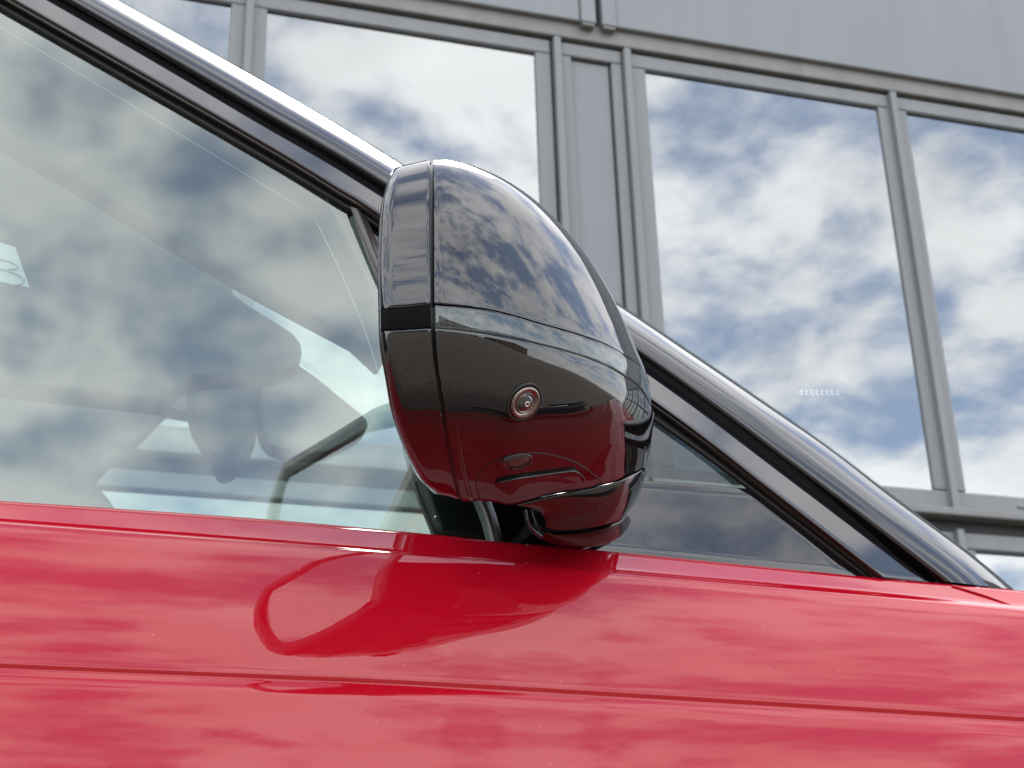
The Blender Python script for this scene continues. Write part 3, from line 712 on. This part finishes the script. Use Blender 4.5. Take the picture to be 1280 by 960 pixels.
fb_t = [(681, 665.5), (700, 668.5), (735, 665.5), (765, 657.5), (778, 651.5), (784, 643.5)]
fb_b = [(676, 673), (700, 682), (735, 684), (765, 677), (782, 664), (789, 650)]
bg_ = coons(fb_t, fb_b, [fb_t[0], fb_b[0]], [fb_t[-1], fb_b[-1]], us, lin(8))
bpts = [[P(*q, fdepth(us[j], 1.0, q)-0.002+0.020*(i/7.0)**1.3) for j, q in enumerate(r_)] for i, r_ in enumerate(bg_)]
bpts.append([p+np.array([0.008, 0.03, 0.012]) for p in bpts[-1]])
grid('mirror_foot_base', np.array(bpts), M['base'], mirror)
lt, lbm = catmull([(656, 637), (658.5, 652), (665, 665), (677, 674)], 16), catmull([(662.5, 637), (666, 651), (672, 660), (681, 667)], 16)
bk = [[P(*(lt[i]+(lbm[i]-lt[i])*s), -0.071-0.004*math.sin(s*math.pi)) for i in range(16)] for s in lin(6)]
grid('foot_bracket', np.array(bk), M['black'], mirror, thick=0.004, bevel=0.0008)
slab('foot_core', [P(a, b, -0.052) for a, b in ((662, 636), (700, 626), (760, 626), (780, 640), (762, 658), (735, 668), (690, 669), (670, 660))], 0.06, M['satin'], mirror, 0.003, d=(0.42, 1, 0.40))

# ------------------------------------------------------------------ yard behind the camera (it shows in the mirror shell)
M['render'] = principled('pale_render', (0.45, 0.43, 0.40), 0.8, var=(0.3, 0.1)); M['brick'] = principled('dark_brick', (0.16, 0.07, 0.05), 0.8, var=(0.6, 0.2))
M['carpaint'] = [principled('car_paint_%d' % i, c, 0.3, 0.2, 1.45, 1.0) for i, c in enumerate([(0.5, 0.5, 0.5), (0.03, 0.03, 0.035), (0.65, 0.65, 0.63), (0.05, 0.07, 0.12)])]
def house(x0, x1, y, hgt, mat, label):
    b = empty('warehouse', (0, 0, 0), label, 'building')
    box('wall', (x0, y-9, 0), (x1, y, hgt), mat, b)
    box('roof', (x0-0.3, y-9.3, hgt), (x1+0.3, y+0.3, hgt+0.35), M['gasket'], b)
    k = int((x1-x0)/4)
    for i in range(k):
        xa = x0+1+i*4
        w0 = box('window', (xa, y, hgt*0.35), (xa+2, y+0.06, hgt*0.7), M['frame'], b)
        box('pane', (xa+0.12, y+0.06, hgt*0.35+0.12), (xa+1.88, y+0.08, hgt*0.7-0.12), M['lens'], w0)
house(-70, -30, -62, 5.5, M['render'], 'pale rendered warehouse across the yard')
house(-24, 4, -70, 7.0, M['brick'], 'dark brick warehouse across the yard')
house(12, 48, -58, 5.0, M['render'], 'low pale warehouse across the yard nearest the front of the car')
house(54, 90, -50, 6.5, M['brick'], 'dark brick warehouse at the far front end of the yard')
prof = [(-2.2, 0.35), (-2.25, 0.75), (-2.0, 0.98), (-1.75, 1.05), (-1.2, 1.48), (-0.3, 1.55), (0.45, 1.42), (1.0, 1.02), (1.9, 0.88), (2.2, 0.70), (2.2, 0.35)]
def parked(x, y, mat, label):
    e = empty('parked_car', (0, 0, 0), label, 'car', 'cars parked across the yard')
    slab('body', [(x+a*0+0.9, y+a, z) for a, z in prof], 1.8, mat, e, 0.08, d=(-1, 0, 0))
    for wy in (-1.4, 1.4):
        for s in (-0.92, 0.92):
            lathe('wheel', np.array([x+s, y+wy, 0.33]), (s, 0, 0), [(0.33, -0.15), (0.33, 0.0), (0.2, 0.02)], M['tyre'], e, 16)
    slab('windscreen', [(x+0.7, y+0.55, 1.40), (x-0.7, y+0.55, 1.40), (x-0.8, y+1.02, 1.06), (x+0.8, y+1.02, 1.06)], 0.03, M['lens'], e, d=(0, 0.3, 0.6))
tags = ['silver', 'black', 'white', 'dark blue']
for i in range(10):
    k = i % 4
    parked(-12+i*4.3, -34-(i % 3)*0.3, M['carpaint'][k], '%s %s car from the left in the row parked across the yard' % (('first', 'second', 'third')[i//4], tags[k]))
